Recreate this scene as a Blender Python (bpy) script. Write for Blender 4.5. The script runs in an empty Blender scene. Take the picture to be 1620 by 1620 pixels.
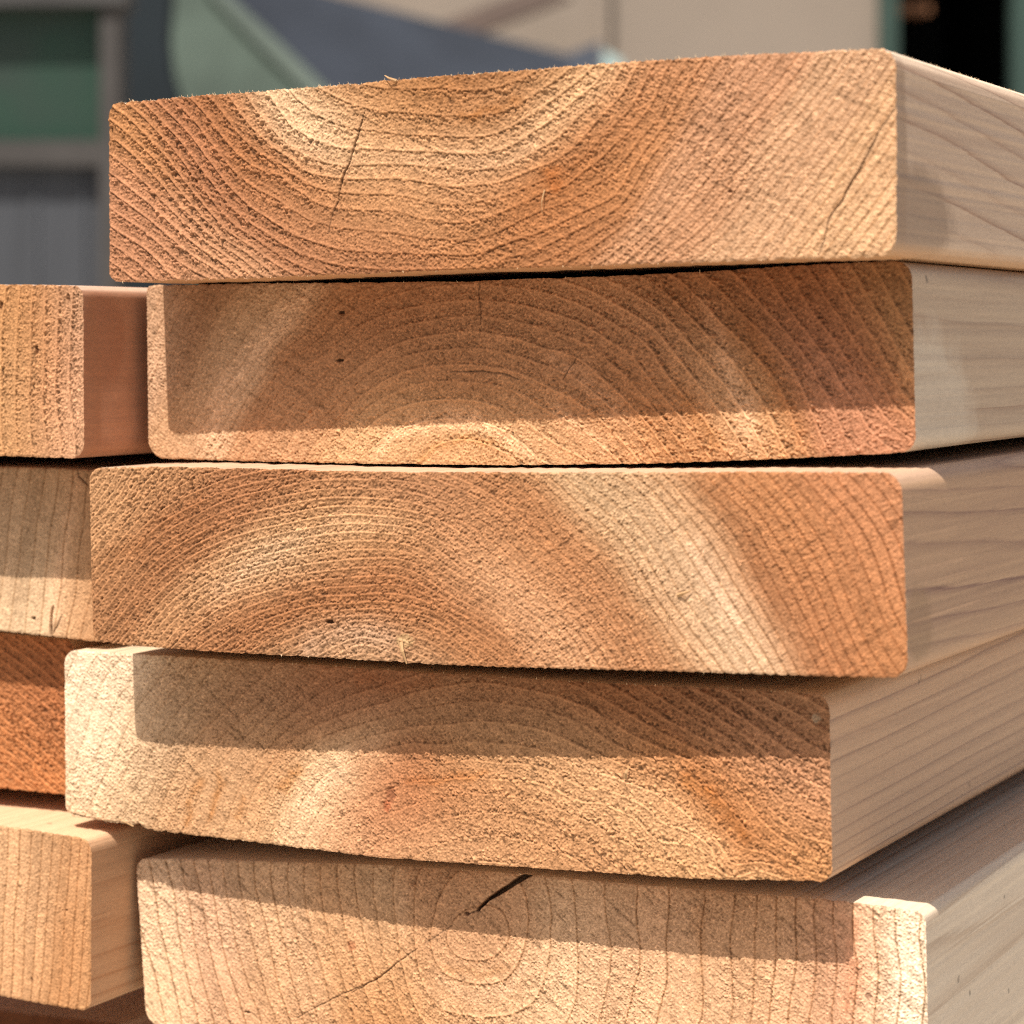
import bpy, math, random
import numpy as np
random.seed(7)
# ------------------------------------------------------------------ scene, camera, light
S = bpy.context.scene
COL = S.collection
F = 3900.0                       # focal length in pixels of the 1620 px photograph
GROUND_Z = -0.225                # metres, the camera stands at z = 0
def nz(v):
    v = np.array(v, float); return v / np.linalg.norm(v)
EY = nz((2020, 272, -F)); _u = np.array((7530., -120, F))
EX = nz(_u - _u.dot(EY) * EY); EZ = np.cross(EX, EY)
RC = np.array([EX, EY, EZ])      # camera axes -> world axes (x along the sawn ends, y along the boards, z up)
camd = bpy.data.cameras.new('camera'); cam = bpy.data.objects.new('camera', camd); COL.objects.link(cam)
M4 = [[RC[i][j] for j in range(3)] + [0] for i in range(3)] + [[0, 0, 0, 1]]
import mathutils
cam.matrix_world = mathutils.Matrix(M4)
camd.sensor_width = 36; camd.lens = 36 * F / 1620; camd.clip_start = 0.02; camd.clip_end = 200
camd.dof.use_dof = True; camd.dof.focus_distance = 0.515; camd.dof.aperture_fstop = 17.0
camd.dof.aperture_blades = 7
S.camera = cam
W = bpy.data.worlds.new('World'); S.world = W; W.use_nodes = True
SUN = nz((-0.03, -1.0, 1.72))    # towards the sun
el = math.asin(SUN[2]); az = math.atan2(SUN[0], SUN[1])
nt = W.node_tree; bg = nt.nodes['Background']; sky = nt.nodes.new('ShaderNodeTexSky'); sky.sky_type = 'NISHITA'
sky.sun_disc = False; sky.sun_elevation = el; sky.sun_rotation = az
sky.dust_density = 4.0; sky.ozone_density = .8
nt.links.new(sky.outputs[0], bg.inputs[0]); bg.inputs[1].default_value = 0.078
sl = bpy.data.lights.new('sun', 'SUN'); so = bpy.data.objects.new('sun', sl); COL.objects.link(so)
sl.energy = 5.0; sl.angle = math.radians(0.53); sl.color = (1.0, 0.95, 0.88)
so.rotation_euler = mathutils.Vector(SUN).to_track_quat('Z', 'Y').to_euler()
so.location = (0, 0, 3)
vs = S.view_settings; vs.view_transform = 'Standard'; vs.look = 'None'; vs.gamma = 1; vs.use_curve_mapping = False
vs.exposure = 0.58
S.cycles.use_denoising = False; S.cycles.filter_width = 1.15
S.cycles.max_bounces = 8; S.cycles.diffuse_bounces = 5

# ------------------------------------------------------------------ helpers
def lin(c):
    c = np.asarray(c, float) / 255.
    return np.where(c <= .04045, c / 12.92, ((c + .055) / 1.055) ** 2.4)
def p2w(px, py, D, k=0.):
    """photo pixel -> metres (mm here) on the end plane y = D + k x"""
    px = np.asarray(px, float); py = np.asarray(py, float)
    d = np.stack([px - 810, 810 - py, -F * np.ones_like(px)], -1) @ RC.T
    t = D / (d[..., 1] - k * d[..., 0])
    return d * t[..., None]
def tag(o, label=None, cat=None, group=None, kind=None):
    if label: o['label'] = label
    if cat: o['category'] = cat
    if group: o['group'] = group
    if kind: o['kind'] = kind
    return o
def mk_mesh(name, v, faces, mat, parent=None, smooth=False):
    me = bpy.data.meshes.new(name); me.from_pydata([tuple(map(float, p)) for p in v], [], faces); me.update()
    if smooth: me.polygons.foreach_set('use_smooth', [True] * len(me.polygons))
    me.materials.append(mat); o = bpy.data.objects.new(name, me); COL.objects.link(o)
    if parent: o.parent = parent
    return o
def mk_quads(name, V, Q, mat, parent, attrs=(), extra=None):
    """fast mesh from numpy arrays (quads, plus optional n-gon)"""
    me = bpy.data.meshes.new(name); me.vertices.add(len(V)); me.vertices.foreach_set('co', V.astype(np.float32).ravel())
    nq = len(Q); li = Q.ravel(); st = np.arange(nq) * 4; tot = np.full(nq, 4)
    if extra is not None:
        st = np.append(st, nq * 4); tot = np.append(tot, len(extra)); li = np.concatenate([li, extra])
    me.loops.add(len(li)); me.loops.foreach_set('vertex_index', li.astype(np.int32))
    me.polygons.add(len(st)); me.polygons.foreach_set('loop_start', st.astype(np.int32))
    me.polygons.foreach_set('loop_total', tot.astype(np.int32))
    sm = np.ones(len(st), bool)
    if extra is not None: sm[-1] = False
    me.polygons.foreach_set('use_smooth', sm)
    for nm, typ, arr in attrs:
        a = me.attributes.new(nm, typ, 'POINT')
        if typ == 'FLOAT': a.data.foreach_set('value', arr.astype(np.float32).ravel())
        else: a.data.foreach_set('color', np.concatenate([arr, np.ones((len(arr), 1))], 1).astype(np.float32).ravel())
    me.update(calc_edges=True); me.validate()
    me.materials.append(mat); o = bpy.data.objects.new(name, me); COL.objects.link(o); o.parent = parent
    return o
def new_mat(name, rough=.7, spec=.3):
    m = bpy.data.materials.new(name); m.use_nodes = True; n = m.node_tree.nodes; b = n['Principled BSDF']
    b.inputs['Roughness'].default_value = rough; b.inputs['Specular IOR Level'].default_value = spec
    return m, n, m.node_tree.links, b
def mixc(n, l, fac, a, b, mode='MIX'):
    x = n.new('ShaderNodeMix'); x.data_type = 'RGBA'; x.blend_type = mode
    for inp, val in ((x.inputs[0], fac), (x.inputs[6], a), (x.inputs[7], b)):
        if hasattr(val, 'is_linked') or hasattr(val, 'links'): l.new(val, inp)
        elif isinstance(val, (int, float)): inp.default_value = val
        else: inp.default_value = tuple(val[:3]) + (1,)
    return x.outputs[2]
def mth(n, l, op, a, b=None, c=None, clamp=False):
    x = n.new('ShaderNodeMath'); x.operation = op; x.use_clamp = clamp
    for i, v in enumerate((a, b, c)):
        if v is None: continue
        if isinstance(v, (int, float)): x.inputs[i].default_value = v
        else: l.new(v, x.inputs[i])
    return x.outputs[0]
def ramp(n, l, fac, pts):
    r = n.new('ShaderNodeValToRGB'); l.new(fac, r.inputs[0]); e = r.color_ramp.elements
    while len(e) < len(pts): e.new(.5)
    for i, (p, v) in enumerate(pts):
        e[i].position = p; e[i].color = (v, v, v, 1) if isinstance(v, (int, float)) else tuple(v) + (1,)
    return r.outputs[0]
def noise(n, l, vec, scale, detail=3, rough=.55, stretch=None, dist=0.):
    if stretch:
        mp = n.new('ShaderNodeMapping'); mp.inputs['Scale'].default_value = stretch; l.new(vec, mp.inputs[0]); vec = mp.outputs[0]
    t = n.new('ShaderNodeTexNoise'); t.inputs['Scale'].default_value = scale; t.inputs['Detail'].default_value = detail
    t.inputs['Roughness'].default_value = rough; t.inputs['Distortion'].default_value = dist; l.new(vec, t.inputs['Vector'])
    return t.outputs[0]

# ------------------------------------------------------------------ wood materials
def end_material():
    m, n, l, b = new_mat('sawn_end_grain', .82, .18)
    at = n.new('ShaderNodeAttribute'); at.attribute_name = 'tint'
    tc = n.new('ShaderNodeTexCoord').outputs['Object']
    f1 = noise(n, l, tc, 4200, 2, .6); f2 = noise(n, l, tc, 900, 4, .6)
    v = mth(n, l, 'MULTIPLY', ramp(n, l, f1, [(.25, .78), (.75, 1.2)]), ramp(n, l, f2, [(.3, .95), (.7, 1.04)]))
    c = n.new('ShaderNodeVectorMath'); c.operation = 'SCALE'; l.new(at.outputs['Color'], c.inputs[0]); l.new(v, c.inputs['Scale'])
    l.new(c.outputs[0], b.inputs['Base Color'])
    h = mth(n, l, 'ADD', mth(n, l, 'MULTIPLY', noise(n, l, tc, 6000, 2, .6), .5), mth(n, l, 'MULTIPLY', f1, .6))
    bp = n.new('ShaderNodeBump'); bp.inputs['Strength'].default_value = .6; bp.inputs['Distance'].default_value = .00007
    l.new(h, bp.inputs['Height']); l.new(bp.outputs[0], b.inputs['Normal'])
    return m
END = end_material()
def side_material(name, light, dark, line=.5, drift=40., wob=.7, ringmul=1., stains=(), spots=0., top=None, bottom=None):
    """planed faces: the ring attribute carried from the sawn end runs back along the board"""
    m, n, l, b = new_mat(name, .58, .3)
    tc = n.new('ShaderNodeTexCoord').outputs['Object']
    ra = n.new('ShaderNodeAttribute'); ra.attribute_name = 'ring'
    sx = n.new('ShaderNodeSeparateXYZ'); l.new(tc, sx.inputs[0])
    w = noise(n, l, tc, 22, 2, .5, (1, .35, 1)); w2 = noise(n, l, tc, 160, 2, .5, (1, .12, 1))
    r = mth(n, l, 'MULTIPLY', ra.outputs['Fac'], ringmul)
    r = mth(n, l, 'ADD', r, mth(n, l, 'MULTIPLY', sx.outputs[1], drift))
    r = mth(n, l, 'ADD', r, mth(n, l, 'MULTIPLY', w, wob)); r = mth(n, l, 'ADD', r, mth(n, l, 'MULTIPLY', w2, .16))
    fr = mth(n, l, 'FRACT', r)
    ln = ramp(n, l, fr, [(0., .35), (.06, .0), (.7, .10), (.88, .55), (.95, 1.), (1., .35)])
    rid = mth(n, l, 'FLOOR', r); wn = n.new('ShaderNodeTexWhiteNoise'); wn.noise_dimensions = '1D'; l.new(rid, wn.inputs['W'])
    k = mth(n, l, 'MULTIPLY', ln, mth(n, l, 'MULTIPLY_ADD', wn.outputs[0], .7, .3))
    k = mth(n, l, 'MULTIPLY', k, line * 1.15, clamp=True)
    st = noise(n, l, tc, 1100, 3, .6, (1, .05, 1)); lg = noise(n, l, tc, 330, 4, .65, (1, .025, 1), .3); big = noise(n, l, tc, 30, 3, .6, (1, .4, 1)); fine = noise(n, l, tc, 2200, 2, .6, (1, .25, 1))
    c = mixc(n, l, k, light, dark)
    c = mixc(n, l, ramp(n, l, big, [(.4, 0.), (.75, .35)]), c, [a * .62 + d * .38 for a, d in zip(light, dark)])
    for (cy, cz, ry, rz, col, amt) in stains:
        a = mth(n, l, 'DIVIDE', mth(n, l, 'SUBTRACT', sx.outputs[1], cy / 1000), ry / 1000)
        q = mth(n, l, 'DIVIDE', mth(n, l, 'SUBTRACT', sx.outputs[2], cz / 1000), rz / 1000)
        d = mth(n, l, 'SQRT', mth(n, l, 'ADD', mth(n, l, 'MULTIPLY', a, a), mth(n, l, 'MULTIPLY', q, q)))
        d = mth(n, l, 'ADD', d, mth(n, l, 'MULTIPLY', mth(n, l, 'SUBTRACT', noise(n, l, tc, 130, 3, .55), .5), .55))
        c = mixc(n, l, mth(n, l, 'MULTIPLY', ramp(n, l, d, [(.72, 1.), (1.04, 0.)]), amt), c, col)
    if top:  # own tone for upward faces, painting in the stronger light on tops
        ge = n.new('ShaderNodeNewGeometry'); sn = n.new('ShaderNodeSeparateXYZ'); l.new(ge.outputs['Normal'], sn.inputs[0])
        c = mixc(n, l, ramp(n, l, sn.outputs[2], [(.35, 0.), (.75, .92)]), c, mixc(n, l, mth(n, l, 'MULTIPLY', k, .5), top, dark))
    if bottom:  # underside painted warm, standing in for bounced light
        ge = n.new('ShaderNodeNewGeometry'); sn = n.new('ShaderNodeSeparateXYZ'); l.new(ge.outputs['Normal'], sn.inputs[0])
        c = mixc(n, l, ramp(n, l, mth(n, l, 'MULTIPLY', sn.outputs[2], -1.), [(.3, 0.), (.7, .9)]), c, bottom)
    c = mixc(n, l, ramp(n, l, lg, [(.42, 0.), (.7, .3)]), c, dark)
    v = mth(n, l, 'MULTIPLY', ramp(n, l, st, [(.3, .96), (.7, 1.03)]), ramp(n, l, fine, [(.3, .93), (.7, 1.06)]))
    if spots:
        vo = n.new('ShaderNodeTexVoronoi'); vo.inputs['Scale'].default_value = 75; l.new(tc, vo.inputs['Vector'])
        sp = mth(n, l, 'ADD', vo.outputs['Distance'], mth(n, l, 'MULTIPLY', noise(n, l, tc, 900, 2), .06))
        v = mth(n, l, 'MULTIPLY', v, ramp(n, l, sp, [(.075, 1 - spots), (.1, 1.)]))
    s = n.new('ShaderNodeVectorMath'); s.operation = 'SCALE'; l.new(c, s.inputs[0]); l.new(v, s.inputs['Scale'])
    l.new(s.outputs[0], b.inputs['Base Color'])
    bp = n.new('ShaderNodeBump'); bp.inputs['Strength'].default_value = .5; bp.inputs['Distance'].default_value = .00009
    l.new(mth(n, l, 'ADD', mth(n, l, 'MULTIPLY', st, .3), mth(n, l, 'ADD', mth(n, l, 'MULTIPLY', fine, .5), mth(n, l, 'MULTIPLY', ln, .6))), bp.inputs['Height'])
    l.new(bp.outputs[0], b.inputs['Normal'])
    return m
def fibre_material():
    m, n, l, b = new_mat('torn_wood_fibre', .8, .2)
    tc = n.new('ShaderNodeTexCoord').outputs['Object']
    l.new(mixc(n, l, noise(n, l, tc, 300, 2), (.48, .29, .13), (.78, .60, .40)), b.inputs['Base Color'])
    return m
FIBRE = fibre_material()
SPLINT, _n, _l, _b = new_mat('loose_splinter', .8, .2); _b.inputs['Base Color'].default_value = (.42, .25, .12, 1)

# ------------------------------------------------------------------ fields on the sawn end (numpy)
STEP = .15
def fnoise(shape, lx, lz, th, seed):
    """gaussian-filtered noise, correlation lengths in mm along / across direction th (deg)"""
    rs = np.random.RandomState(seed); a = rs.randn(*shape)
    fz = np.fft.fftfreq(shape[0], STEP)[:, None]; fx = np.fft.rfftfreq(shape[1], STEP)[None, :]
    t = math.radians(th); u = fx * math.cos(t) + fz * math.sin(t); v = -fx * math.sin(t) + fz * math.cos(t)
    H = np.exp(-2 * (math.pi * .5) ** 2 * ((u * lx) ** 2 + (v * lz) ** 2))
    o = np.fft.irfft2(np.fft.rfft2(a) * H, s=shape); return (o - o.mean()) / (o.std() + 1e-9)
def sstep(a, b, x):
    t = np.clip((x - a) / (b - a), 0, 1); return t * t * (3 - 2 * t)
def tps(P, val, Q, lam=2.):
    def U(r2): return .5 * r2 * np.log(r2 + 1e-9)
    n = len(P); d = ((P[:, None] - P[None]) ** 2).sum(-1)
    A = np.zeros((n + 3, n + 3)); A[:n, :n] = U(d) + lam * np.eye(n); A[:n, n] = 1; A[:n, n + 1:] = P; A[n, :n] = 1; A[n + 1:, :n] = P.T
    w = np.linalg.solve(A, np.concatenate([val, np.zeros(3)]))
    out = w[n] + Q @ w[n + 1:]
    for i in range(n): out += w[i] * U(((Q - P[i]) ** 2).sum(-1))
    return out
def dist_poly(X, Z, pts):
    """distance to polyline and position (0..1) along it"""
    best = np.full(X.shape, 1e9); pos = np.zeros(X.shape); n = len(pts) - 1
    for i in range(n):
        a, b = pts[i], pts[i + 1]; d = b - a; L = (d ** 2).sum() + 1e-9
        t = np.clip(((X - a[0]) * d[0] + (Z - a[1]) * d[1]) / L, 0, 1)
        q = np.hypot(X - a[0] - t * d[0], Z - a[1] - t * d[1]); m = q < best
        best = np.where(m, q, best); pos = np.where(m, (i + t) / n, pos)
    return best, pos
def bil(A, x0, z0, x, z):
    i = np.clip((x - x0) / STEP, 0, A.shape[1] - 1.001); j = np.clip((z - z0) / STEP, 0, A.shape[0] - 1.001)
    i0 = i.astype(int); j0 = j.astype(int); fi = i - i0; fj = j - j0
    if A.ndim == 3: fi = fi[..., None]; fj = fj[..., None]
    return (A[j0, i0] * (1 - fi) + A[j0, i0 + 1] * fi) * (1 - fj) + (A[j0 + 1, i0] * (1 - fi) + A[j0 + 1, i0 + 1] * fi) * fj

def board(label, D, top, bot, left, right, rad, rings, cols, ridge, saw, side, k=0., length=900., seed=1,
          cracks=(), pits=(), fuzz=1., edge=.06, coarse_left=None, fibres=0, bow=0., ringspec=None, linecol=.62, splinters=(), light=1., chips=(), streaks=(), side_fuzz=0):
    """top/bot: photo pixels on the straight edges; left/right: ((px,py) upper, (px,py) lower);
       rad: corner radii mm (tl,tr,br,bl); rings: [(value, [(px,py)...])...]; cols: [(px,py,(r,g,b))...];
       ridge: [(px,py,0..1)...] raised-ridge character; saw: (angle deg, amount)"""
    T = p2w(*np.array(top, float).T, D, k); B = p2w(*np.array(bot, float).T, D, k)
    Lp = p2w(*np.array(left, float).T, D, k); Rp = p2w(*np.array(right, float).T, D, k)
    T = T[np.argsort(T[:, 0])]; B = B[np.argsort(B[:, 0])]
    def line(P, z): return P[0, 0] + (z - P[0, 2]) / (P[1, 2] - P[0, 2]) * (P[1, 0] - P[0, 0])
    def curve(P, x):
        z = np.interp(x, P[:, 0], P[:, 2])
        return z
    zm = (T[:, 2].mean() + B[:, 2].mean()) / 2; xl = line(Lp, zm); xr = line(Rp, zm)
    if coarse_left: xl = xr - coarse_left
    # columns
    tl, tr, br, bl = rad; g = STEP
    rl, rr = max(tl, bl), max(tr, br)
    al = np.linspace(0, math.pi / 2, int(rl * 1.57 / g)); ar = np.linspace(math.pi / 2, 0, int(rr * 1.57 / g))
    a0, a1 = xl + rl, xr - rr
    if coarse_left:
        vis = xr - 32.; mid = np.concatenate([np.linspace(a0, vis, 30)[:-1], np.linspace(vis, a1, int((a1 - vis) / g))])
    else: mid = np.linspace(a0, a1, int((a1 - a0) / g))
    xs = np.concatenate([xl + rl * (1 - np.cos(al)), mid[1:-1], xr - rr * (1 - np.cos(ar))])
    def dip(r_l, r_r):
        o = np.zeros_like(xs); dl = xs - xl; dr = xr - xs
        if r_l: m = dl < r_l; o[m] += r_l - np.sqrt(np.maximum(r_l ** 2 - (r_l - dl[m]) ** 2, 0))
        if r_r: m = dr < r_r; o[m] += r_r - np.sqrt(np.maximum(r_r ** 2 - (r_r - dr[m]) ** 2, 0))
        return o
    rs = np.random.RandomState(seed * 13 + 5)
    def rag(n, amp):
        a = rs.randn(n); kx = np.exp(-np.linspace(-2, 2, 7) ** 2); a = np.convolve(a, kx / kx.sum(), 'same')
        b = np.convolve(rs.randn(n), np.hanning(41) / 20, 'same'); return amp * (a * 1.2 + b * 1.1)
    def sm(c): return np.convolve(np.pad(c, 25, 'edge'), np.hanning(51) / np.hanning(51).sum(), 'valid')
    zt0 = sm(curve(T, xs)); zb0 = sm(curve(B, xs))
    zt = zt0 - dip(tl, tr) + rag(len(xs), edge); zb = zb0 + dip(bl, br) + rag(len(xs), edge)
    for (cp, am, cw) in chips:
        xc = p2w(cp, 1300, D, k)[0]; q = np.exp(-np.abs((xs - xc) / cw) ** 3); zb = zb + am * q
    NZ = int((np.median(zt - zb)) / g) + 1; t = np.linspace(0, 1, NZ)[:, None]
    Z = zb + t * (zt - zb)
    s = (xs - xl) / (xr - xl)
    X = xs + (line(Lp, Z) - line(Lp, zm)) * (1 - s) + (line(Rp, Z) - line(Rp, zm)) * s if not coarse_left else xs + (line(Rp, Z) - line(Rp, zm)) * s
    er = rag(NZ, edge)[:, None]; el_ = rag(NZ, edge)[:, None]
    X = X + er * np.clip((X - X[:, -1:] + 1.) / 1., 0, 1) + el_ * np.clip((X[:, :1] + 1. - X) / 1., 0, 1)
    # raster
    x0, x1, z0, z1 = (X.min() if not coarse_left else xr - 45) - 1, X.max() + 1, Z.min() - 1, Z.max() + 1
    gx = np.arange(x0, x1, STEP); gz = np.arange(z0, z1, STEP); GX, GZ = np.meshgrid(gx, gz); sh = GX.shape
    # ring field, evaluated on a coarse raster then refined
    P, V = [], []
    for v, pts in rings:
        w = p2w(*np.array(pts, float).T, D, k)
        for q in w: P.append((q[0], q[2])); V.append(v)
    P = np.array(P); V = np.array(V, float)
    cx = np.arange(x0, x1 + 1.6, 1.); cz = np.arange(z0, z1 + 1.6, 1.); CX, CZ = np.meshgrid(cx, cz)
    RR = tps(P, V, np.stack([CX.ravel(), CZ.ravel()], 1)).reshape(CX.shape)
    i = (GX - x0); j = (GZ - z0); i0 = np.minimum(i.astype(int), RR.shape[1] - 2); j0 = np.minimum(j.astype(int), RR.shape[0] - 2); fi = i - i0; fj = j - j0
    Rg = (RR[j0, i0] * (1 - fi) + RR[j0, i0 + 1] * fi) * (1 - fj) + (RR[j0 + 1, i0] * (1 - fi) + RR[j0 + 1, i0 + 1] * fi) * fj
    Rg = Rg + .10 * fnoise(sh, 14, 10, 0, seed) + .014 * fnoise(sh, 4, 4, 0, seed + 31) + .007 * fnoise(sh, 1.2, 1.2, 0, seed + 1)
    # colour field following rings
    acc = np.zeros(sh + (3,)); ws = np.zeros(sh); wq = np.minimum(1 / np.maximum(np.hypot(*np.gradient(RR)), .08).mean(), 3.)
    warpx = GX + 1.5 * fnoise(sh, 6, 6, 0, seed + 2); warpz = GZ + 1.2 * fnoise(sh, 6, 6, 0, seed + 3)
    for (cpx, cpy, c) in cols:
        q = p2w(cpx, cpy, D, k); rq = bil(Rg, x0, z0, np.array(q[0]), np.array(q[2]))
        w = 1e-6 + np.exp(-((warpx - q[0]) ** 2 + (warpz - q[2]) ** 2) / (2 * 11. ** 2) - np.clip((Rg - rq) ** 2 * wq ** 2 / (2 * 4.6 ** 2), 0, 4.2))
        acc += w[..., None] * lin(c); ws += w
    C = acc / ws[..., None]; lum = C @ np.array([.25, .65, .1])
    pal = lin([(148, 94, 54), (178, 121, 74), (208, 156, 108), (232, 194, 150), (247, 226, 196)]); pl = pal @ np.array([.25, .65, .1])
    PC = np.stack([np.interp(lum, pl, pal[:, i]) for i in range(3)], -1); C = PC * .42 + C * .58
    C = C * (.83 * lum ** .26)[..., None] * np.array([.945, .935, 1.015]) * light
    rw = np.zeros(sh); ws = np.zeros(sh)
    for (cpx, cpy, c) in ridge:
        q = p2w(cpx, cpy, D, k); w = 1e-6 + np.exp(-((GX - q[0]) ** 2 + (GZ - q[2]) ** 2) / (2 * 15. ** 2)); rw += w * c; ws += w
    A = rw / ws; Bm = 1 - A
    ph = Rg - np.floor(Rg); rid = np.floor(Rg).astype(int)
    hs = np.random.RandomState(seed + 77).rand(400); hv = hs[(rid + 150) % 400]
    grad = np.hypot(*np.gradient(Rg, STEP)); wid = 1 / np.maximum(grad, .08)      # mm per ring
    # latewood band: about .5 mm wide at the end of each ring; early wood fuzzy
    dend = (1 - ph) * wid; dbeg = ph * wid
    lw = np.exp(-(np.clip(dend - .18, 0, None) / .42) ** 2) * sstep(0, .18, dend)
    ln = np.exp(-(np.minimum(dend, dbeg) / .21) ** 2) * (.5 + .5 * hv) * (.6 + .4 * sstep(-2.4, -.6, fnoise(sh, 1.6, 1.2, 30, seed + 21)))
    grv = np.exp(-(np.clip(dbeg - .12, 0, None) / .3) ** 2)
    ew = 1 - lw
    n1 = fnoise(sh, .42, .26, saw[0], seed + 4); n2 = fnoise(sh, .19, .17, 20, seed + 5); n3 = fnoise(sh, 1.3, .9, 0, seed + 6)
    nb = fnoise(sh, 12, 8, 0, seed + 7); hat = fnoise(sh, 1.7, .15, saw[0], seed + 8); hat2 = fnoise(sh, 8, .4, saw[0] + 1.5, seed + 9)
    tuft = np.maximum(0, n1 + .35) ** 1.2
    patch = .7 + .5 * sstep(-1, 1.2, nb)
    fz = fuzz * patch
    env = np.exp(-dbeg / (.38 * np.minimum(wid, 3.2))) * ew
    grit = np.clip(n2, -2.2, 2.2)
    H = A * ((.21 + .11 * hv) * lw - .17 - .03 * grv + fz * env * (.34 * tuft - .13) + ew * .075 * grit) + Bm * (-.08 * ln + fz * (.03 * n1 + .075 * grit)) + .02 * n3 * fz
    H += saw[1] * (.02 * hat + .02 * hat2)
    # colour modulation
    pit = np.clip(-n1 - .1, 0, 2.2); dash = np.clip(-hat - .55, 0, 2.)
    mod = 1 + A * (.24 * lw - .03 - .05 * grv * (1 - lw) - .36 * pit * env * fz) - (.06 + .06 * A) * pit * fz - Bm * ln * (1 - linecol) * 1.4 - .20 * saw[1] * dash - .13 * saw[1] * np.clip(-hat2 - .7, 0, 2) + .03 * n3 + .16 * grit
    mod = mod * (1 + (.10 + .08 * Bm) * (np.clip(hv + .35 * (ph - .5), 0, 1) - .5))
    lnc = (Bm * ln * (1 - linecol))[..., None] * np.array([.0, .35, .7])
    spk = (n2 > 1.9) * (n3 > -.2); mod = mod + .5 * spk
    dk = (fnoise(sh, .4, .3, 30, seed + 10) > 3.1); mod = mod * np.where(dk, .6, 1)
    C = C * np.clip(mod, .25, 1.6)[..., None] * (1 - lnc)
    warm = np.clip(1 - mod, 0, .6)[..., None]; C = C * (1 - warm * np.array([0., .08, .22]))
    for (pts, w, mul) in streaks:
        q = p2w(*np.array(pts, float).T, D, k)[:, [0, 2]]; d, pos = dist_poly(GX + .5 * fnoise(sh, 3, 3, 0, seed + 13), GZ + .5 * fnoise(sh, 3, 3, 0, seed + 14), q)
        m = np.exp(-(d / w) ** 2) * sstep(0, .12, pos + .03) * sstep(0, .12, 1.03 - pos) * (.85 + .12 * n3)
        C = C * (1 + m[..., None] * (np.array(mul) - 1))
    for (pts, w, dep) in cracks:
        q = p2w(*np.array(pts, float).T, D, k)[:, [0, 2]]
        jx = .05 * fnoise(sh, 1.0, 1.0, 0, seed + 11); d, pos = dist_poly(GX + jx, GZ + .05 * fnoise(sh, .9, .9, 0, seed + 12), q)
        ww = w[0] + (w[1] - w[0]) * pos if isinstance(w, tuple) else w * (1 - .7 * np.abs(pos * 2 - 1) ** 2)
        m = 1 - sstep(ww * .5, ww * .5 + .13, d)
        H = H - dep * m * np.clip(ww / .3, .3, 1.); C = C * (1 - .62 * m[..., None])
    for (ppx, ppy, rx, rz, dep, c) in pits:
        q = p2w(ppx, ppy, D, k); d = np.hypot((GX - q[0]) / rx, (GZ - q[2]) / rz) + .12 * n1
        m = 1 - sstep(.75, 1.1, d); H = H - dep * m
        if c is not None: C = C * (1 - .8 * m[..., None]) + lin(c) * .62 * .8 * m[..., None] * np.clip(1 + .12 * n2[..., None], .5, 1.5)
    # small notches where the late wood meets the arrises
    pz = bil(Rg, x0, z0, X, Z); pf = pz - np.floor(pz); pw = bil(wid, x0, z0, X, Z)
    nt_ = np.exp(-(np.minimum(pf, 1 - pf) * pw / .38) ** 2)
    Z = Z - .17 * nt_[-1] * np.clip(1 - (zt - Z) / 1., 0, 1) + .16 * nt_[0] * np.clip(1 - (Z - zb) / 1., 0, 1)
    # sample on the mesh
    h = bil(H, x0, z0, X, Z); cv = bil(C, x0, z0, X, Z); rv = bil(Rg, x0, z0, X, Z)
    bd = np.minimum(np.minimum(Z - zb, zt - Z), np.minimum(X - X[:, :1], X[:, -1:] - X)); h = h * sstep(-.1, .5, bd) - .16 * (1 - sstep(0, .45, bd)) + .05 * (1 - sstep(0, .4, bd)) * bil(n1, x0, z0, X, Z)
    Y = D + k * X - h
    org = np.array([(xl + xr) / 2, D + k * (xl + xr) / 2, zb0.mean()])
    root = bpy.data.objects.new('wooden_board', None); COL.objects.link(root); root.location = org / 1000
    root.empty_display_size = .02
    tag(root, label, 'board', 'stacked softwood boards')
    nr, nc = X.shape; V3 = (np.stack([X, Y, Z], -1).reshape(-1, 3) - org) / 1000
    idx = np.arange(nr * nc).reshape(nr, nc)
    Q = np.stack([idx[:-1, :-1], idx[:-1, 1:], idx[1:, 1:], idx[1:, :-1]], -1).reshape(-1, 4)
    mk_quads('sawn_end', V3, Q, END, root, [('tint', 'FLOAT_COLOR', np.clip(cv.reshape(-1, 3), 0, 1))])
    # planed faces
    loop = np.concatenate([idx[0, :], idx[1:, -1], idx[-1, -2::-1], idx[-2:0:-1, 0]])
    if True:
        ring0 = V3[loop]; rr_ = rv.reshape(-1)[loop]; m = len(loop)
    offs = np.array([0, .25, .7, 1.5, 3, 6, 10, 16, 24, 34, 46, 60, 80, 110, 150, 220, 320, 460, 640, length]) / 1000
    sides = []; rgs = []
    # clean section for planed part (no rag)
    cl = ring0.copy()
    kk = np.hanning(15); kk /= kk.sum()
    for a in (0, 2): cl[:, a] = np.convolve(np.concatenate([ring0[-7:, a], ring0[:, a], ring0[:7, a]]), kk, 'valid')
    cl[:, 1] = ((D + k * (cl[:, 0] * 1000 + org[0])) - org[1] + .16) / 1000
    for q, o in enumerate(offs):
        bl_ = min(1, q / 3.); P3 = ring0 * (1 - bl_) + cl * bl_; P3 = P3.copy(); P3[:, 1] += o
        P3[:, 2] += bow * (o / .6) ** 2 / 1000
        sides.append(P3); rgs.append(rr_)
    VV = np.concatenate(sides); a = np.arange(m); bq = (a + 1) % m; Qs = []
    for q in range(len(offs) - 1):
        Qs.append(np.stack([q * m + bq, q * m + a, (q + 1) * m + a, (q + 1) * m + bq], -1))
    mk_quads('planed_face', VV, np.concatenate(Qs), side, root, [('ring', 'FLOAT', np.concatenate(rgs))], extra=(len(offs) - 1) * m + a)
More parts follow.
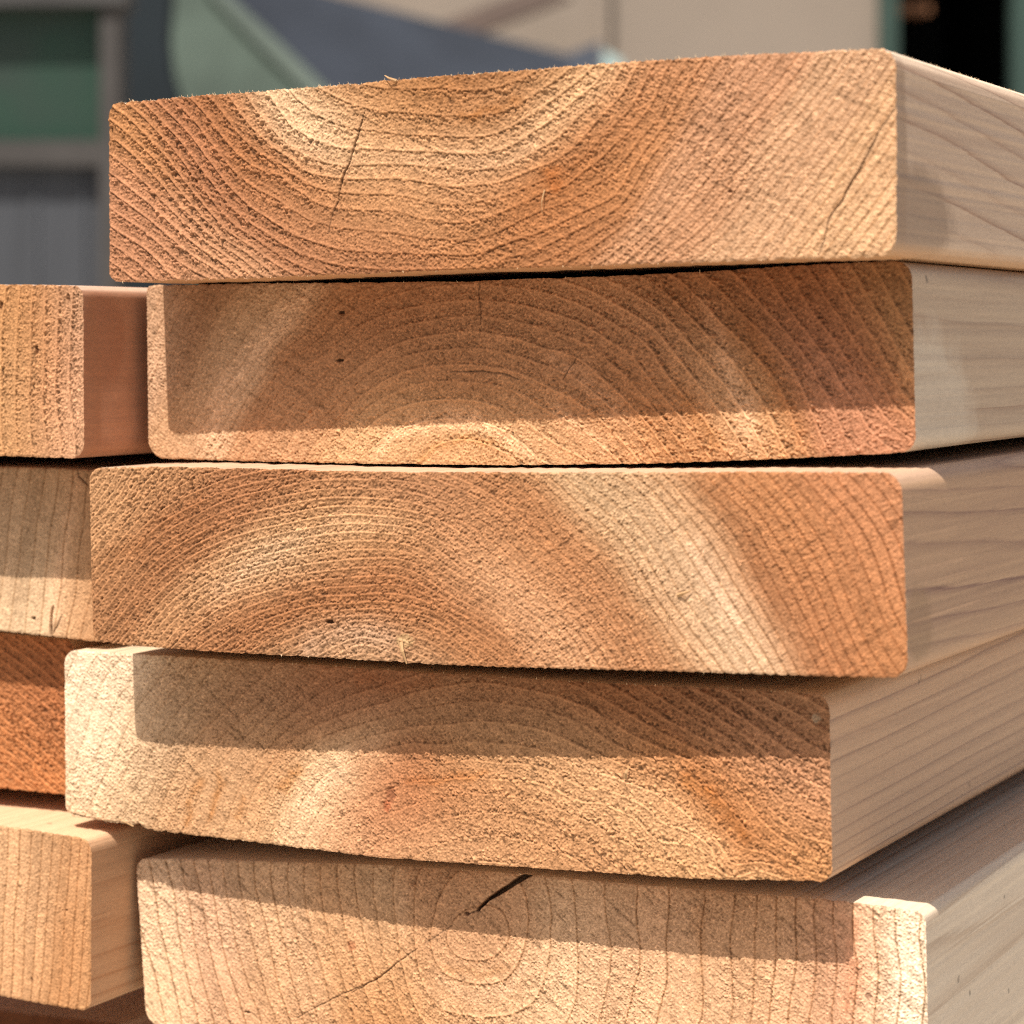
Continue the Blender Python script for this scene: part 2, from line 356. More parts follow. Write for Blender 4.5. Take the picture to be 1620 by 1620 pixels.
    # torn fibres along the sawn arrises
    if fibres:
        rf = random.Random(seed); fv, ff = [], []
        for q in range(fibres):
            u = rf.random() ; c_ = int(rl / g) + int(u * (nc - (rl + rr) / g - 40)); c_ = max(2, min(nc - 3, c_ + 10))
            up = rf.random() < .85
            base = V3[idx[-1, c_]] if up else V3[idx[0, c_]]
            sg = 1 if up else -1; L = rf.choice((.2, .25, .3, .4, .6)) * (1. if up else .7) / 1000 * rf.uniform(.7, 1.2); w = rf.uniform(.03, .08) / 1000
            tip = base + np.array([rf.uniform(-.7, .7) * L, -rf.uniform(-.1, .5) * L, sg * L]); base = base - np.array([0, 0, sg * .15 / 1000])
            midp = (base + tip) / 2 + np.array([rf.uniform(-.2, .2) * L, -rf.uniform(0, .25) * L, 0])
            n0 = len(fv)
            for pt, ww in ((base, w), (midp, w * .8)):
                for an in range(3): fv.append(pt + ww * np.array([math.cos(an * 2.09), math.sin(an * 2.09), 0]))
            fv.append(tip)
            for an in range(3):
                b2 = (an + 1) % 3; ff.append((n0 + an, n0 + b2, n0 + 3 + b2, n0 + 3 + an)); ff.append((n0 + 3 + an, n0 + 3 + b2, n0 + 6))
        top_i = int(np.argmax(cl[:, 2] + .35 * cl[:, 0])); low_i = int(np.argmax(-cl[:, 2] + .35 * cl[:, 0]))
        for q in range(side_fuzz):
            up = q % 5 != 0; ci = (top_i if up else low_i) + rf.randint(-14, 14); base = cl[ci % m] + np.array([0, rf.uniform(.004, .11), 0]); sg = 1 if up else -1
            L = rf.uniform(.15, .5) / 1000; w = rf.uniform(.03, .07) / 1000; tip = base + np.array([rf.uniform(-.3, .6) * L, rf.uniform(-.6, .6) * L, sg * L]); n0 = len(fv)
            for an in range(3): fv.append(base - np.array([0, 0, sg * .1 / 1000]) + w * np.array([math.cos(an * 2.09), math.sin(an * 2.09), 0]))
            fv.append(tip); ff += [(n0, n0 + 1, n0 + 3), (n0 + 1, n0 + 2, n0 + 3), (n0 + 2, n0, n0 + 3)]
        o = mk_mesh('torn_fibres', fv, ff, FIBRE, root); tag(o, kind='stuff')
    for (pts, w) in splinters:
        q = p2w(*np.array(pts, float).T, D, k); q[:, 1] -= np.array([.15] + [.9] * (len(q) - 2) + [.4]); q = (q - org) / 1000; fv, ff = [], []
        for i_, pt in enumerate(q):
            ww = w / 1000 * (1 - .75 * i_ / (len(q) - 1)); d = q[min(i_ + 1, len(q) - 1)] - q[max(i_ - 1, 0)]; d = d / (np.linalg.norm(d) + 1e-9); e = np.array([-d[2], 0, d[0]])
            fv += [pt + e * ww, pt - np.array([0, ww * .7, 0]) + e * ww * .2, pt - e * ww, pt + np.array([0, ww * .5, 0])]
        for i_ in range(len(q) - 1):
            for a_ in range(4): ff.append((i_ * 4 + a_, i_ * 4 + (a_ + 1) % 4, i_ * 4 + 4 + (a_ + 1) % 4, i_ * 4 + 4 + a_))
        ff += [(3, 2, 1, 0), tuple(len(fv) - 4 + a_ for a_ in range(4))]
        mk_mesh('splinter', fv, ff, SPLINT, root)
    return root
# ------------------------------------------------------------------ the stack of boards
D1, D2, D3, D4, D5 = 436., 449.3, 436., 442., 455.
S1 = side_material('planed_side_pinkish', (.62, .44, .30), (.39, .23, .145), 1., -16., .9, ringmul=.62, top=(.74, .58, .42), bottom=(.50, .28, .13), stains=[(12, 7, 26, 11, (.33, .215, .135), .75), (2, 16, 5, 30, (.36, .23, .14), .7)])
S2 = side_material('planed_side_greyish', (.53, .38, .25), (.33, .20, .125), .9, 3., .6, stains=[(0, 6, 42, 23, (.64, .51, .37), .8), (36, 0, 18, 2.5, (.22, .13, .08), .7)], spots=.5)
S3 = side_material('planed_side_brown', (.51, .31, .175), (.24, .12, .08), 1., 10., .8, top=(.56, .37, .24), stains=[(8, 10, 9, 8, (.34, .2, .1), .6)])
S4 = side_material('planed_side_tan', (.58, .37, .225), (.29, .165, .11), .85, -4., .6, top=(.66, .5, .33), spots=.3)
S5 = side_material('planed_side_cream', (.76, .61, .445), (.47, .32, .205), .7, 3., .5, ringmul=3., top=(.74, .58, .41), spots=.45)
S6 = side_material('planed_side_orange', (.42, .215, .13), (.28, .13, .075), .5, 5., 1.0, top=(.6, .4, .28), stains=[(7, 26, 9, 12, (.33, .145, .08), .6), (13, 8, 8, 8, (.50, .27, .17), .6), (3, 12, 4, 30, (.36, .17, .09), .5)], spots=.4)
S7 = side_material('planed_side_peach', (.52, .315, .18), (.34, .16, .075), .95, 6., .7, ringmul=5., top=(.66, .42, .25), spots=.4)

board('top board of the main stack, orange end with U-shaped rings', D1,
  [(200,161),(300,152),(400,145),(500,137.5),(615,127),(700,120),(810,112),(950,100),(1110,90),(1260,82),(1370,78)],
  [(200,446),(400,440),(600,432),(810,425),(1010,418),(1260,410),(1385,407)],
  ((172,200),(173,420)), ((1417,110),(1418,380)), (2.5, 3.4, 3.8, 2.3),
  [(0,[(600,140),(693,140),(800,130)]),
   (1,[(579,175),(632,181),(693,187),(743,186),(805,172),(848,147),(897,110)]),
   (2.6,[(429,150),(466,193),(510,215),(562,226),(632,231),(693,232),(749,235),(792,226),(838,200),(879,172),(940,122)]),
   (3.6,[(405,172),(448,218),(494,243),(540,255),(616,252),(693,255),(743,260),(786,255),(826,240),(863,215),(909,178),(971,113)]),
   (5,[(355,156),(417,224),(479,271),(534,283),(641,285),(693,294),(730,298),(780,292),(832,274),(879,255),(925,218),(965,172),(1002,116)]),
   (6,[(540,305),(641,314),(712,326),(761,320),(832,300),(879,283),(919,255),(971,200),(1030,113)]),
   (7,[(448,280),(479,305),(513,326),(571,332),(633,338),(653,346),(693,352),(755,349),(823,326),(860,308),(925,270),(971,228)]),
   (8,[(386,283),(448,320),(513,354),(556,360),(641,374),(693,379),(743,379),(786,369),(832,348),(880,332),(940,295),(1000,240),(1050,180),(1085,108)]),
   (9,[(253,169),(293,209),(355,286),(405,332),(463,372),(540,394),(610,399),(693,402),(746,402),(792,388),(848,374),(909,345),(971,311),(1017,243),(1070,172),(1110,108)]),
   (13,[(176,193),(232,243),(293,314),(355,379),(411,422)]),
   (15.5,[(173,258),(232,305),(293,363),(343,403),(380,434)]), (19,[(173,354),(232,397),(272,440)]),
   (11,[(970,352),(1041,258),(1103,183),(1161,100)]),
   (18,[(1032,409),(1118,338),(1186,251),(1241,183),(1297,115),(1319,82)]),
   (25.5,[(1204,409),(1263,338),(1310,276),(1356,208),(1414,122)])],
  [(200,200,(205,140,80)),(230,330,(205,140,100)),(300,240,(190,125,85)),(350,400,(205,148,105)),(400,200,(188,118,68)),(450,270,(195,125,70)),
   (460,170,(240,206,156)),(520,205,(236,196,146)),(620,235,(230,184,130)),(720,235,(240,204,156)),(830,190,(242,208,160)),(900,150,(240,198,138)),
   (560,150,(200,140,80)),(640,160,(195,135,72)),(740,175,(178,110,50)),(820,145,(188,120,60)),(880,122,(200,145,85)),(690,200,(200,138,75)),(560,340,(208,150,95)),(680,310,(212,154,98)),(700,150,(190,120,55)),(780,165,(180,108,45)),(640,190,(205,145,85)),(600,300,(212,152,95)),(740,285,(212,152,98)),(700,330,(208,148,95)),
   (480,370,(190,128,88)),(600,400,(180,115,75)),(760,390,(196,128,72)),(870,270,(190,112,50)),(880,290,(196,115,50)),(930,250,(196,128,70)),(960,150,(214,150,100)),
   (900,350,(192,125,75)),(1000,250,(208,140,80)),(1050,150,(208,145,98)),(1100,250,(214,158,115)),(1080,370,(212,155,112)),(1180,130,(212,155,115)),(1250,250,(222,170,125)),
   (1200,370,(226,175,128)),(1330,130,(224,175,130)),(1380,250,(230,178,125)),(1370,370,(232,182,128))],
  [(200,300,1.),(400,300,1.),(480,370,.8),(600,350,.3),(600,220,.4),(740,300,.25),(760,140,.8),(900,140,.6),(880,250,.7),(860,330,.4),(1000,200,.15),(1200,250,.03),(1400,200,0.)],
  (-28,.8), S1, seed=3, fuzz=1.1, edge=.12, fibres=190, side_fuzz=260,
  cracks=[([(578,172),(570,200),(562,225),(552,258),(541,285),(535,318),(524,345)], .2, .8), ([(524,345),(519,370)],.15,.3),
          ([(1418,168),(1393,205),(1375,240),(1350,285),(1330,320),(1312,345),(1306,375),(1295,407)], .17, .8)],
  pits=[(1155,303,.5,.4,.3,(120,75,45)),(312,287,.7,.7,.35,None)],
  splinters=[([(628,128),(618,124),(610,119.5)],.35),([(862,300),(860,320),(859,338)],.16)], linecol=.6,
  streaks=[([(868,262),(875,285),(885,300)],1.6,(1.,.8,.55)),([(720,190),(780,180),(830,150)],1.3,(.85,.75,.6)),([(620,245),(700,252),(760,258),(820,245),(870,215)],1.2,(1.08,1.1,1.14)),([(448,175),(500,215),(560,232)],1.3,(1.15,1.15,1.15)),([(840,215),(880,180),(930,130)],1.6,(1.15,1.15,1.15))])

board('second board of the main stack, brown end half in the shade of the board above', D2,
  [(245,451),(400,448.5),(600,446.5),(750,445),(810,442),(960,437),(1110,430),(1260,420),(1360,415),(1420,412)],
  [(275,726),(400,730),(600,734),(810,736),(1010,734),(1210,727),(1410,717),(1425,716)],
  ((232,500),(234,670)), ((1443,454),(1448,690)), (1.6, 3.6, 3.2, 4.6),
  [(1,[(660,727),(682,706),(737,693),(793,709),(818,727)]),
   (2,[(560,727),(606,684),(666,664),(728,660),(774,668),(818,693),(855,727)]),
   (4.5,[(500,710),(560,640),(620,604),(713,588),(765,588),(817,597),(867,628),(929,665),(990,720)]),
   (7,[(450,715),(500,640),(560,580),(620,548),(682,533),(750,523),(805,530),(855,545),(913,567),(960,610),(1006,653),(1068,727)]),
   (10,[(360,720),(400,640),(450,570),(540,500),(620,464),(720,450),(805,452),(882,468),(922,486),(970,517),(1021,545),(1052,591),(1101,647),(1140,700),(1155,725)]),
   (15.5,[(1137,431),(1186,480),(1226,523),(1263,573),(1294,635),(1325,696),(1340,724)]),
   (17.5,[(1229,428),(1266,493),(1300,539),(1334,585),(1377,641),(1433,709)]),
   (20,[(1325,446),(1371,523),(1433,622)]),
   (14,[(300,710),(337,647),(384,576),(433,520),(480,460)]), (20,[(240,600),(262,540),(300,470)]),(17,[(262,660),(330,520),(375,460)])],
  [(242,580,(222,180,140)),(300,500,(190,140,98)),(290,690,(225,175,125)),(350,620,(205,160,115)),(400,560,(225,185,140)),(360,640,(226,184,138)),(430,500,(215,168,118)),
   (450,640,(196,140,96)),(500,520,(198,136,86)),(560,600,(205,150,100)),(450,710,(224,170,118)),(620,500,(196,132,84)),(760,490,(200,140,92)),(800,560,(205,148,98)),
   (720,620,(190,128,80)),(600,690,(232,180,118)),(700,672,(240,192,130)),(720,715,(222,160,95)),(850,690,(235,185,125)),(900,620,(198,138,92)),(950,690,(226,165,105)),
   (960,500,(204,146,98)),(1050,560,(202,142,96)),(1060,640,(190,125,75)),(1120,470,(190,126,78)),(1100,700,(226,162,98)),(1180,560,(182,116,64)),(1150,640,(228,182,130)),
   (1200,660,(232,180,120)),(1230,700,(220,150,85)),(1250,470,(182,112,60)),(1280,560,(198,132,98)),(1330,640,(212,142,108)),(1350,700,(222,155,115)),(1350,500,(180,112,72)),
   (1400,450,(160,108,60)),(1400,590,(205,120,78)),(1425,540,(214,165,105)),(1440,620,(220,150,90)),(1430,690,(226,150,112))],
  [(300,600,.05),(500,600,.1),(750,500,.3),(720,700,.75),(900,550,.7),(1000,650,.95),(1200,600,1.),(1400,600,.75)],
  (-32,.7), S2, seed=11, fuzz=.95, edge=.05, fibres=14, k=-.02,
  cracks=[([(758,446),(757,465),(760,490),(760,512)],.14,.4), ([(912,566),(900,585),(890,600)],.14,.4),([(712,588),(760,587),(800,592),(822,600)],.2,.4)],
  pits=[(540,494,.8,.35,.9,(60,35,20)),(537,570,.9,.3,.9,(60,35,20)),(490,652,.5,.4,.1,(190,115,62))], linecol=.85,
  streaks=[([(500,450),(433,520),(384,576),(337,647),(325,700)],2.6,(1.3,1.32,1.38)),([(585,730),(612,695),(650,672),(700,663),(760,670),(805,692),(850,730)],1.6,(1.45,1.55,1.75)),([(655,728),(690,702),(740,694),(790,708)],1.2,(.9,.82,.7)),([(1110,460),(1150,580),(1195,690)],2.4,(1.25,1.36,1.55)),([(860,560),(930,600),(1000,680)],2.,(1.12,1.18,1.28)),([(870,640),(920,680),(960,725)],1.6,(1.2,1.28,1.4)),([(1060,600),(1100,650),(1140,715)],2.,(.9,.82,.7)),([(1180,500),(1230,600),(1270,700)],2.,(.9,.83,.75)),([(1410,480),(1432,570),(1440,640)],1.6,(1.15,1.2,1.2))])

board('third board down in main stack, tan end with arched rings and pale streak', D3,
  [(170,739.5),(250,738),(400,741),(600,746),(810,747),(1010,747),(1210,746),(1385,747)],
  [(175,1017),(200,1021),(350,1032),(500,1040),(700,1052),(810,1056),(1010,1061),(1310,1070),(1395,1072)],
  ((141.5,780),(146,990)), ((1427,790),(1435,1035)), (3., 3.8, 3.6, 2.9),
  [(-2,[(500,1035),(570,1008),(640,1030)]),
   (3,[(365,1032),(414,998),(485,970),(562,964),(622,967),(683,979),(745,1016),(791,1050)]),
   (7.5,[(266,1022),(346,955),(408,930),(485,911),(562,903),(631,905),(662,917),(714,948),(776,982),(832,1026),(856,1050)]),
   (12.5,[(195,1016),(284,917),(377,865),(470,845),(562,834),(606,837),(683,859),(724,887),(776,917),(838,961),(900,1013),(924,1056)]),
   (18.5,[(145,961),(223,865),(300,810),(377,776),(439,760),(500,749),(579,751),(662,757),(733,782),(791,816),(869,887),(930,942),(992,1013),(1017,1060)]),
   (24,[(142,853),(207,769),(226,742)]),(29,[(144,770),(158,748)]),
   (22.5,[(788,748),(856,791),(930,865),(1007,964),(1060,1044)]),
   (28.5,[(960,754),(1012,791),(1083,887),(1133,964),(1176,1029),(1201,1066)]),
   (34.5,[(1108,754),(1182,828),(1207,874),(1253,955),(1287,1019),(1306,1063)]),
   (43,[(1321,754),(1370,813),(1407,874),(1429,955)])],
  [(160,800,(206,156,105)),(180,930,(190,136,88)),(230,780,(205,150,98)),(250,900,(184,126,80)),(300,850,(180,118,72)),(350,780,(186,126,82)),(300,960,(205,150,98)),
   (380,900,(212,160,108)),(350,1000,(190,128,80)),(420,890,(212,178,132)),(470,850,(208,172,122)),(400,800,(186,122,76)),(450,960,(180,116,68)),(520,800,(200,142,90)),(570,830,(216,168,110)),
   (560,870,(196,132,80)),(600,930,(190,122,72)),(500,1015,(196,150,105)),(570,1015,(204,168,126)),(610,1030,(200,150,104)),(560,985,(188,126,76)),(650,770,(196,140,96)),(700,800,(196,138,92)),(700,900,(200,140,92)),
   (700,1000,(196,134,84)),(800,850,(206,144,92)),(820,940,(222,166,118)),(870,990,(220,160,110)),(850,790,(206,138,84)),(900,860,(204,138,86)),(930,960,(205,142,92)),(1000,1000,(206,145,96)),
   (920,770,(204,172,124)),(960,790,(208,176,130)),(1000,830,(212,178,132)),(1060,850,(206,160,112)),(1140,880,(200,150,104)),(1090,960,(206,160,112)),(1040,870,(214,180,135)),(1090,875,(228,194,150)),(1112,915,(240,210,168)),(1150,975,(240,210,168)),(1180,1025,(228,190,145)),(1200,1050,(225,178,130)),
   (1040,780,(214,175,128)),(1060,820,(205,155,105)),(1050,960,(206,150,100)),(1180,880,(186,122,78)),(1230,970,(192,125,80)),(1130,800,(204,135,80)),(1200,800,(212,140,84)),(1250,840,(216,142,82)),
   (1280,900,(206,134,84)),(1330,800,(210,135,88)),(1300,1020,(205,132,82)),(1370,900,(212,138,86)),(1400,820,(214,142,96)),(1400,1010,(216,140,80)),(1340,960,(205,132,82))],
  [(200,900,1.),(400,850,1.),(560,900,.85),(700,850,.7),(850,900,.4),(1000,850,.15),(1200,900,.05),(1400,900,.1)],
  (33,.75), S3, seed=23, fuzz=.85, edge=.07, fibres=70, k=0.0,
  pits=[(520,984,.9,.45,.9,(70,40,22)),(640,1014,2.2,1.4,-.1,(208,168,120))],
  splinters=[([(634,1016),(640,1030),(645,1050)],.6),([(1072,942),(1084,938),(1094,934)],.5),([(1056,985),(1059,975),(1058,968)],.15)], linecol=.58,
  streaks=[([(330,960),(400,895),(480,845),(570,826),(650,836)],2.2,(1.12,1.18,1.28)),([(470,1022),(530,1002),(590,1000),(632,1022)],3.2,(1.12,1.24,1.45)),([(1175,850),(1215,930),(1240,1000)],1.8,(.84,.78,.72)),([(1100,760),(1150,810),(1185,860)],1.6,(.86,.8,.74)),([(160,900),(250,830),(330,780)],2.5,(.9,.85,.8)),([(1090,850),(1125,915),(1170,990)],2.2,(1.1,1.12,1.18))])

board('fourth board down in main stack, cream left end, brown shaded upper half', D4,
  [(130,1029.5),(198,1034),(300,1040),(500,1052),(700,1066),(1000,1083),(1200,1092),(1275,1096)],
  [(125,1293),(173,1301),(210,1304),(222,1306),(236,1313),(296,1320),(400,1332),(600,1357),(750,1367),(810,1371.5),(960,1381),(1110,1391),(1285,1394)],
  ((102,1060),(103,1250)), ((1312,1130),(1316,1372)), (3.2, 3.4, 2.8, 3.),
  [(1,[(560,1370),(602,1326),(660,1306),(716,1295),(768,1291),(824,1298),(870,1314),(932,1339),(994,1379)]),
   (2,[(580,1300),(639,1274),(685,1262),(772,1257),(840,1271),(901,1292),(962,1326),(1045,1363),(1100,1391)]),
   (3,[(560,1280),(636,1240),(701,1232),(772,1229),(827,1232),(886,1251),(948,1268),(1005,1298),(1110,1345),(1200,1391)]),
   (4,[(480,1340),(540,1250),(596,1215),(654,1203),(747,1198),(809,1203),(870,1215),(932,1246),(1045,1308),(1138,1379)]),
   (5,[(700,1178),(780,1172),(850,1182),(900,1203),(953,1218),(996,1237),(1058,1268),(1116,1317),(1169,1370)]),
   (7.5,[(390,1330),(420,1240),(470,1180),(500,1158),(562,1135),(614,1119),(654,1104),(716,1096),(778,1096),(870,1113),(932,1135),(994,1166)]),
   (11,[(294,1297),(312,1257),(352,1201),(399,1158),(450,1110)]),(14,[(220,1294),(241,1241),(263,1192),(330,1110),(380,1050)]),
   (17,[(149,1272),(155,1251),(176,1195),(260,1060)]),(19.5,[(108,1200),(130,1120),(170,1045)]),
   (8,[(1095,1203),(1169,1252),(1261,1339)]),(12,[(1122,1123),(1230,1203),(1317,1252)]),(15,[(1200,1100),(1261,1132),(1311,1160)])],
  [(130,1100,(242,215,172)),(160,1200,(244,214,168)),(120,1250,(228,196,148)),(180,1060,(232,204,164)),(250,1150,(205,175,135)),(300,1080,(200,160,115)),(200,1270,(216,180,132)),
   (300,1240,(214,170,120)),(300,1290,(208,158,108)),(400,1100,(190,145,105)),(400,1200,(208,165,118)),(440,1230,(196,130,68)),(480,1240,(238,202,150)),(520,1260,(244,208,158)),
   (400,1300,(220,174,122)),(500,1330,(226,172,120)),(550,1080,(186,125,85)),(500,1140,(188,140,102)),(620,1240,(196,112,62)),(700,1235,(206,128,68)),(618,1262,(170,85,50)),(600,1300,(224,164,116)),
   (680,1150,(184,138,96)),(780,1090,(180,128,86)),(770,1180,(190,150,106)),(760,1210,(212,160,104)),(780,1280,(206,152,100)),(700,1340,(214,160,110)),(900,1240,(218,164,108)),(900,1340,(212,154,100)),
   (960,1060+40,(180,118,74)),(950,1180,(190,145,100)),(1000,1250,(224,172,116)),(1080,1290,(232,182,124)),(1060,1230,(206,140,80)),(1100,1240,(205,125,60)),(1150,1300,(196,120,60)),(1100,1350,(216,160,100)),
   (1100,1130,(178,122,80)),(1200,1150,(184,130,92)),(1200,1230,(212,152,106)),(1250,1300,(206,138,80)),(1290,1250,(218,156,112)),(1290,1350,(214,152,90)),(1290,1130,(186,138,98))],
  [(150,1200,.0),(350,1200,.1),(550,1250,.25),(750,1250,.7),(950,1280,.8),(1200,1280,.85),(700,1120,.3)],
  (-38,.8), S4, seed=37, fuzz=1.15, edge=.07, fibres=60, k=-.025, side_fuzz=60,
  cracks=[([(111,1286),(135,1293),(160,1299),(190,1300)],.25,.6)],
  pits=[(618,1258,1.3,1.7,.35,(160,100,66)),(612,1275,1.0,1.4,.2,(190,110,70)),(1291,1136,.9,1.0,-.25,(190,160,128))],
  chips=[(222,.5,.9),(262,.3,.6),(286,.28,.5),(240,.15,.5),(150,.18,2.5),(640,.15,.4)], splinters=[([(990,1232),(993,1222),(996,1214)],.5),([(212,1307),(200,1299),(190,1295)],.2)], linecol=.8, light=1.07,
  streaks=[([(315,1225),(303,1265),(292,1305)],1.0,(.86,.72,.55)),([(355,1222),(340,1265),(330,1305)],1.2,(.86,.72,.55)),([(388,1262),(372,1295)],1.,(.88,.76,.62)),([(478,1212),(460,1235),(440,1255)],1.4,(.84,.68,.5)),([(470,1290),(510,1245),(550,1215)],2.2,(1.12,1.14,1.2)),([(640,1236),(701,1230),(772,1228)],.8,(.98,.86,.7)),([(900,1203),(996,1237),(1058,1268),(1116,1317),(1165,1368)],1.2,(1.2,1.24,1.3)),([(1080,1220),(1130,1265),(1190,1340)],2.,(.9,.78,.6)),([(550,1080),(620,1085),(700,1078)],2.,(.9,.8,.72))])

board('lowest board of the main stack, cream end with wide dark split', D5,
  [(240,1359.5),(321,1359.5),(395,1363),(600,1369),(810,1382),(1010,1400),(1160,1412),(1310,1423),(1410,1435),(1450,1441)],
  [(270,1627),(500,1655),(800,1690),(1100,1728),(1440,1770)],
  ((216,1385),(230,1600)), ((1464,1470),(1469,1700)), (3.2, 2.2, 4., 4.),
  [(0.1,[(748,1478)]),(1,[(698,1484),(715,1510),(750,1520),(785,1508),(802,1481),(785,1448),(750,1437),(712,1452)]),
   (2,[(680,1420),(676,1455),(676,1495),(690,1530),(717,1549),(755,1557),(797,1544),(823,1507),(831,1468),(825,1417),(815,1396)]),
   (3,[(649,1409),(646,1460),(652,1507),(662,1546),(686,1583),(730,1603),(800,1600),(850,1560),(872,1500)]),
   (3.6,[(885,1391),(893,1417),(901,1476),(898,1520),(890,1559),(872,1598)]),
   (4.8,[(950,1400),(959,1481),(958,1546),(940,1619)]),
   (6,[(1008,1400),(1012,1481),(1010,1540),(999,1611)]),(7.2,[(1065,1410),(1066,1500),(1058,1600)]),(8.3,[(1131,1420),(1131,1500),(1120,1615)]),
   (9.2,[(1170,1420),(1170,1520),(1162,1610)]),(11.2,[(1233,1425),(1233,1520),(1225,1610)]),(13.2,[(1296,1430),(1296,1520),(1290,1610)]),(15.2,[(1361,1440),(1361,1520),(1355,1610)]),(17,[(1421,1445),(1421,1520),(1416,1615)]),
   (6.6,[(552,1370),(553,1430),(562,1500),(590,1580)]),(9.3,[(480,1372),(482,1430),(494,1510),(515,1600)]),(12.5,[(391,1367),(397,1422),(407,1456),(420,1528),(445,1612)]),
   (13.6,[(363,1367),(371,1437),(381,1492),(392,1526)]),(18,[(262,1365),(275,1420),(310,1600)]),(20,[(226,1481),(247,1544)])],
  [(240,1400,(226,190,150)),(240,1500,(242,206,160)),(270,1590,(228,186,138)),(330,1460,(226,178,140)),(330,1560,(222,170,128)),(330,1390,(208,170,130)),(420,1400,(214,174,130)),(450,1500,(226,174,124)),
   (450,1590,(220,166,115)),(560,1420,(208,160,112)),(560,1500,(224,170,116)),(600,1590,(206,144,84)),(640,1530,(216,158,100)),(600,1400,(212,182,140)),(700,1410,(196,140,100)),(740,1390,(190,140,95)),
   (720,1460,(214,176,132)),(755,1490,(222,170,122)),(720,1500,(200,150,105)),(780,1480,(196,120,72)),(800,1450,(206,165,122)),(790,1530,(228,182,132)),(700,1570,(218,160,105)),(800,1590,(232,184,132)),
   (860,1440,(210,172,130)),(870,1520,(240,200,150)),(950,1440,(214,172,128)),(930,1540,(232,182,134)),(1000,1560,(230,178,130)),(1060,1430,(206,160,118)),(1100,1540,(230,180,132)),(1180,1450,(200,150,105)),(1200,1540,(232,178,128)),
   (1260,1450,(208,160,115)),(1280,1560,(228,178,132)),(1330,1480,(220,155,118)),(1345,1540,(222,150,118)),(1350,1600,(224,150,115)),(1390,1500,(236,196,150)),(1400,1580,(244,212,168)),(1440,1500,(248,220,180)),(1440,1580,(248,222,182)),(1300,1620,(225,175,130)),(1300,1740,(225,175,130)),(400,1640,(220,168,120))],
  [(300,1500,.05),(500,1500,.1),(650,1580,.85),(780,1580,.75),(900,1500,.15),(1100,1500,.0),(1400,1500,.0),(750,1450,.1)],
  (-40,1.1), S5, seed=51, fuzz=1.0, edge=.06, fibres=40, k=-.013,
  cracks=[([(860,1366),(840,1381),(815,1395),(790,1412),(770,1425),(755,1440)],(1.3,.35),4.),([(755,1440),(739,1447)],.2,.5),([(716,1463),(690,1481),(672,1493)],.09,.3),([(660,1500),(630,1522),(600,1546),(575,1560),(555,1571)],.16,.8),
          ([(580,1556),(545,1571),(510,1588),(470,1610)],.12,.6)],
  pits=[(738,1446,.6,.5,.5,(90,50,30)),(556,1497,1.1,1.3,.1,(190,124,84)),(391,1602,.7,.25,.8,(60,35,20)),(1374,1576,.8,.7,.1,(150,110,85))], linecol=.55, light=1.1,
  streaks=[([(640,1400),(640,1480),(665,1560),(720,1595)],1.3,(1.1,1.13,1.18)),([(690,1545),(740,1575),(800,1565),(845,1520)],1.6,(1.16,1.2,1.28)),([(700,1530),(760,1545),(810,1525)],1.,(.9,.84,.76)),([(1105,1430),(1108,1520),(1100,1610)],1.4,(.93,.88,.82)),([(1345,1450),(1350,1530),(1340,1610)],1.6,(.96,.82,.76)),([(1415,1460),(1425,1530),(1420,1615)],3.,(1.12,1.16,1.22))])

# the neighbouring stack at the left
board('topmost board of the left stack, orange end with upright rings', 437.,
  [(0,450),(60,450.5),(115,452)], [(0,721),(50,723),(112,725)], ((0,460),(0,700)), ((131,470),(132,705)), (3,2.6,3.4,3),
  [(0,[(28,452),(26,600),(24,720)]),(1,[(50,452),(50,600),(48,720)]),(2,[(70,452),(73,600),(74,720)]),(3.4,[(100,452),(99,600),(104,720)]),(4.6,[(128,460),(130,600),(130,710)]),(-2,[(-20,452),(-20,600),(-20,720)])],
  [(10,480,(214,150,85)),(20,600,(222,168,105)),(20,690,(215,155,95)),(60,500,(212,150,88)),(60,620,(222,165,110)),(75,600,(198,125,72)),(80,500,(206,138,78)),(100,560,(215,155,115)),(115,650,(222,168,130)),(120,500,(214,162,128)),(118,462,(165,145,115)),(100,700,(220,165,120))],
  [(20,600,.4),(90,500,.9),(110,650,.7)], (70,.4), S6, seed=61, fuzz=1.2, edge=.08, coarse_left=181., fibres=0, pits=[(57,553,.6,.9,.8,(90,45,20)),(1,483,.6,1.,.6,(90,50,25)),(107,470,.5,.8,.4,(110,70,40))],
  cracks=[], linecol=.7)
board('second board of the left stack, grey-beige end split at its lower edge', 454.,
  [(0,739),(80,741),(140,744)], [(0,998),(75,1006),(150,1015)], ((0,760),(0,980)), ((166,760),(168,1000)), (3,3,3,3),
  [(0,[(140,750),(125,880),(105,1005)]),(2,[(95,745),(78,880),(62,1000)]),(4.4,[(40,742),(22,880),(5,995)]),(6,[(5,742),(-12,880)])],
  [(10,800,(205,172,130)),(30,900,(210,180,138)),(60,850,(190,155,112)),(90,850,(225,196,152)),(70,950,(232,204,158)),(110,800,(190,148,102)),(120,900,(192,140,90)),(20,980,(228,194,146)),(110,990,(226,168,112)),(140,850,(200,150,100))],
  [(50,900,.0)], (70,.3), S5, seed=67, fuzz=.7, edge=.05, coarse_left=181., streaks=[([(128,740),(104,850),(78,1000)],2.,(1.25,1.25,1.3)),([(60,742),(45,850),(25,960)],2.5,(.88,.86,.84))], cracks=[([(84,960),(81,975),(80,1008)],(.2,.6),1.8),([(98,972),(90,990),(84,1003)],.2,.6),([(121,738),(125,755),(140,768)],.25,.6)], pits=[(53,978,.7,.4,.8,(80,45,25))], linecol=.7)
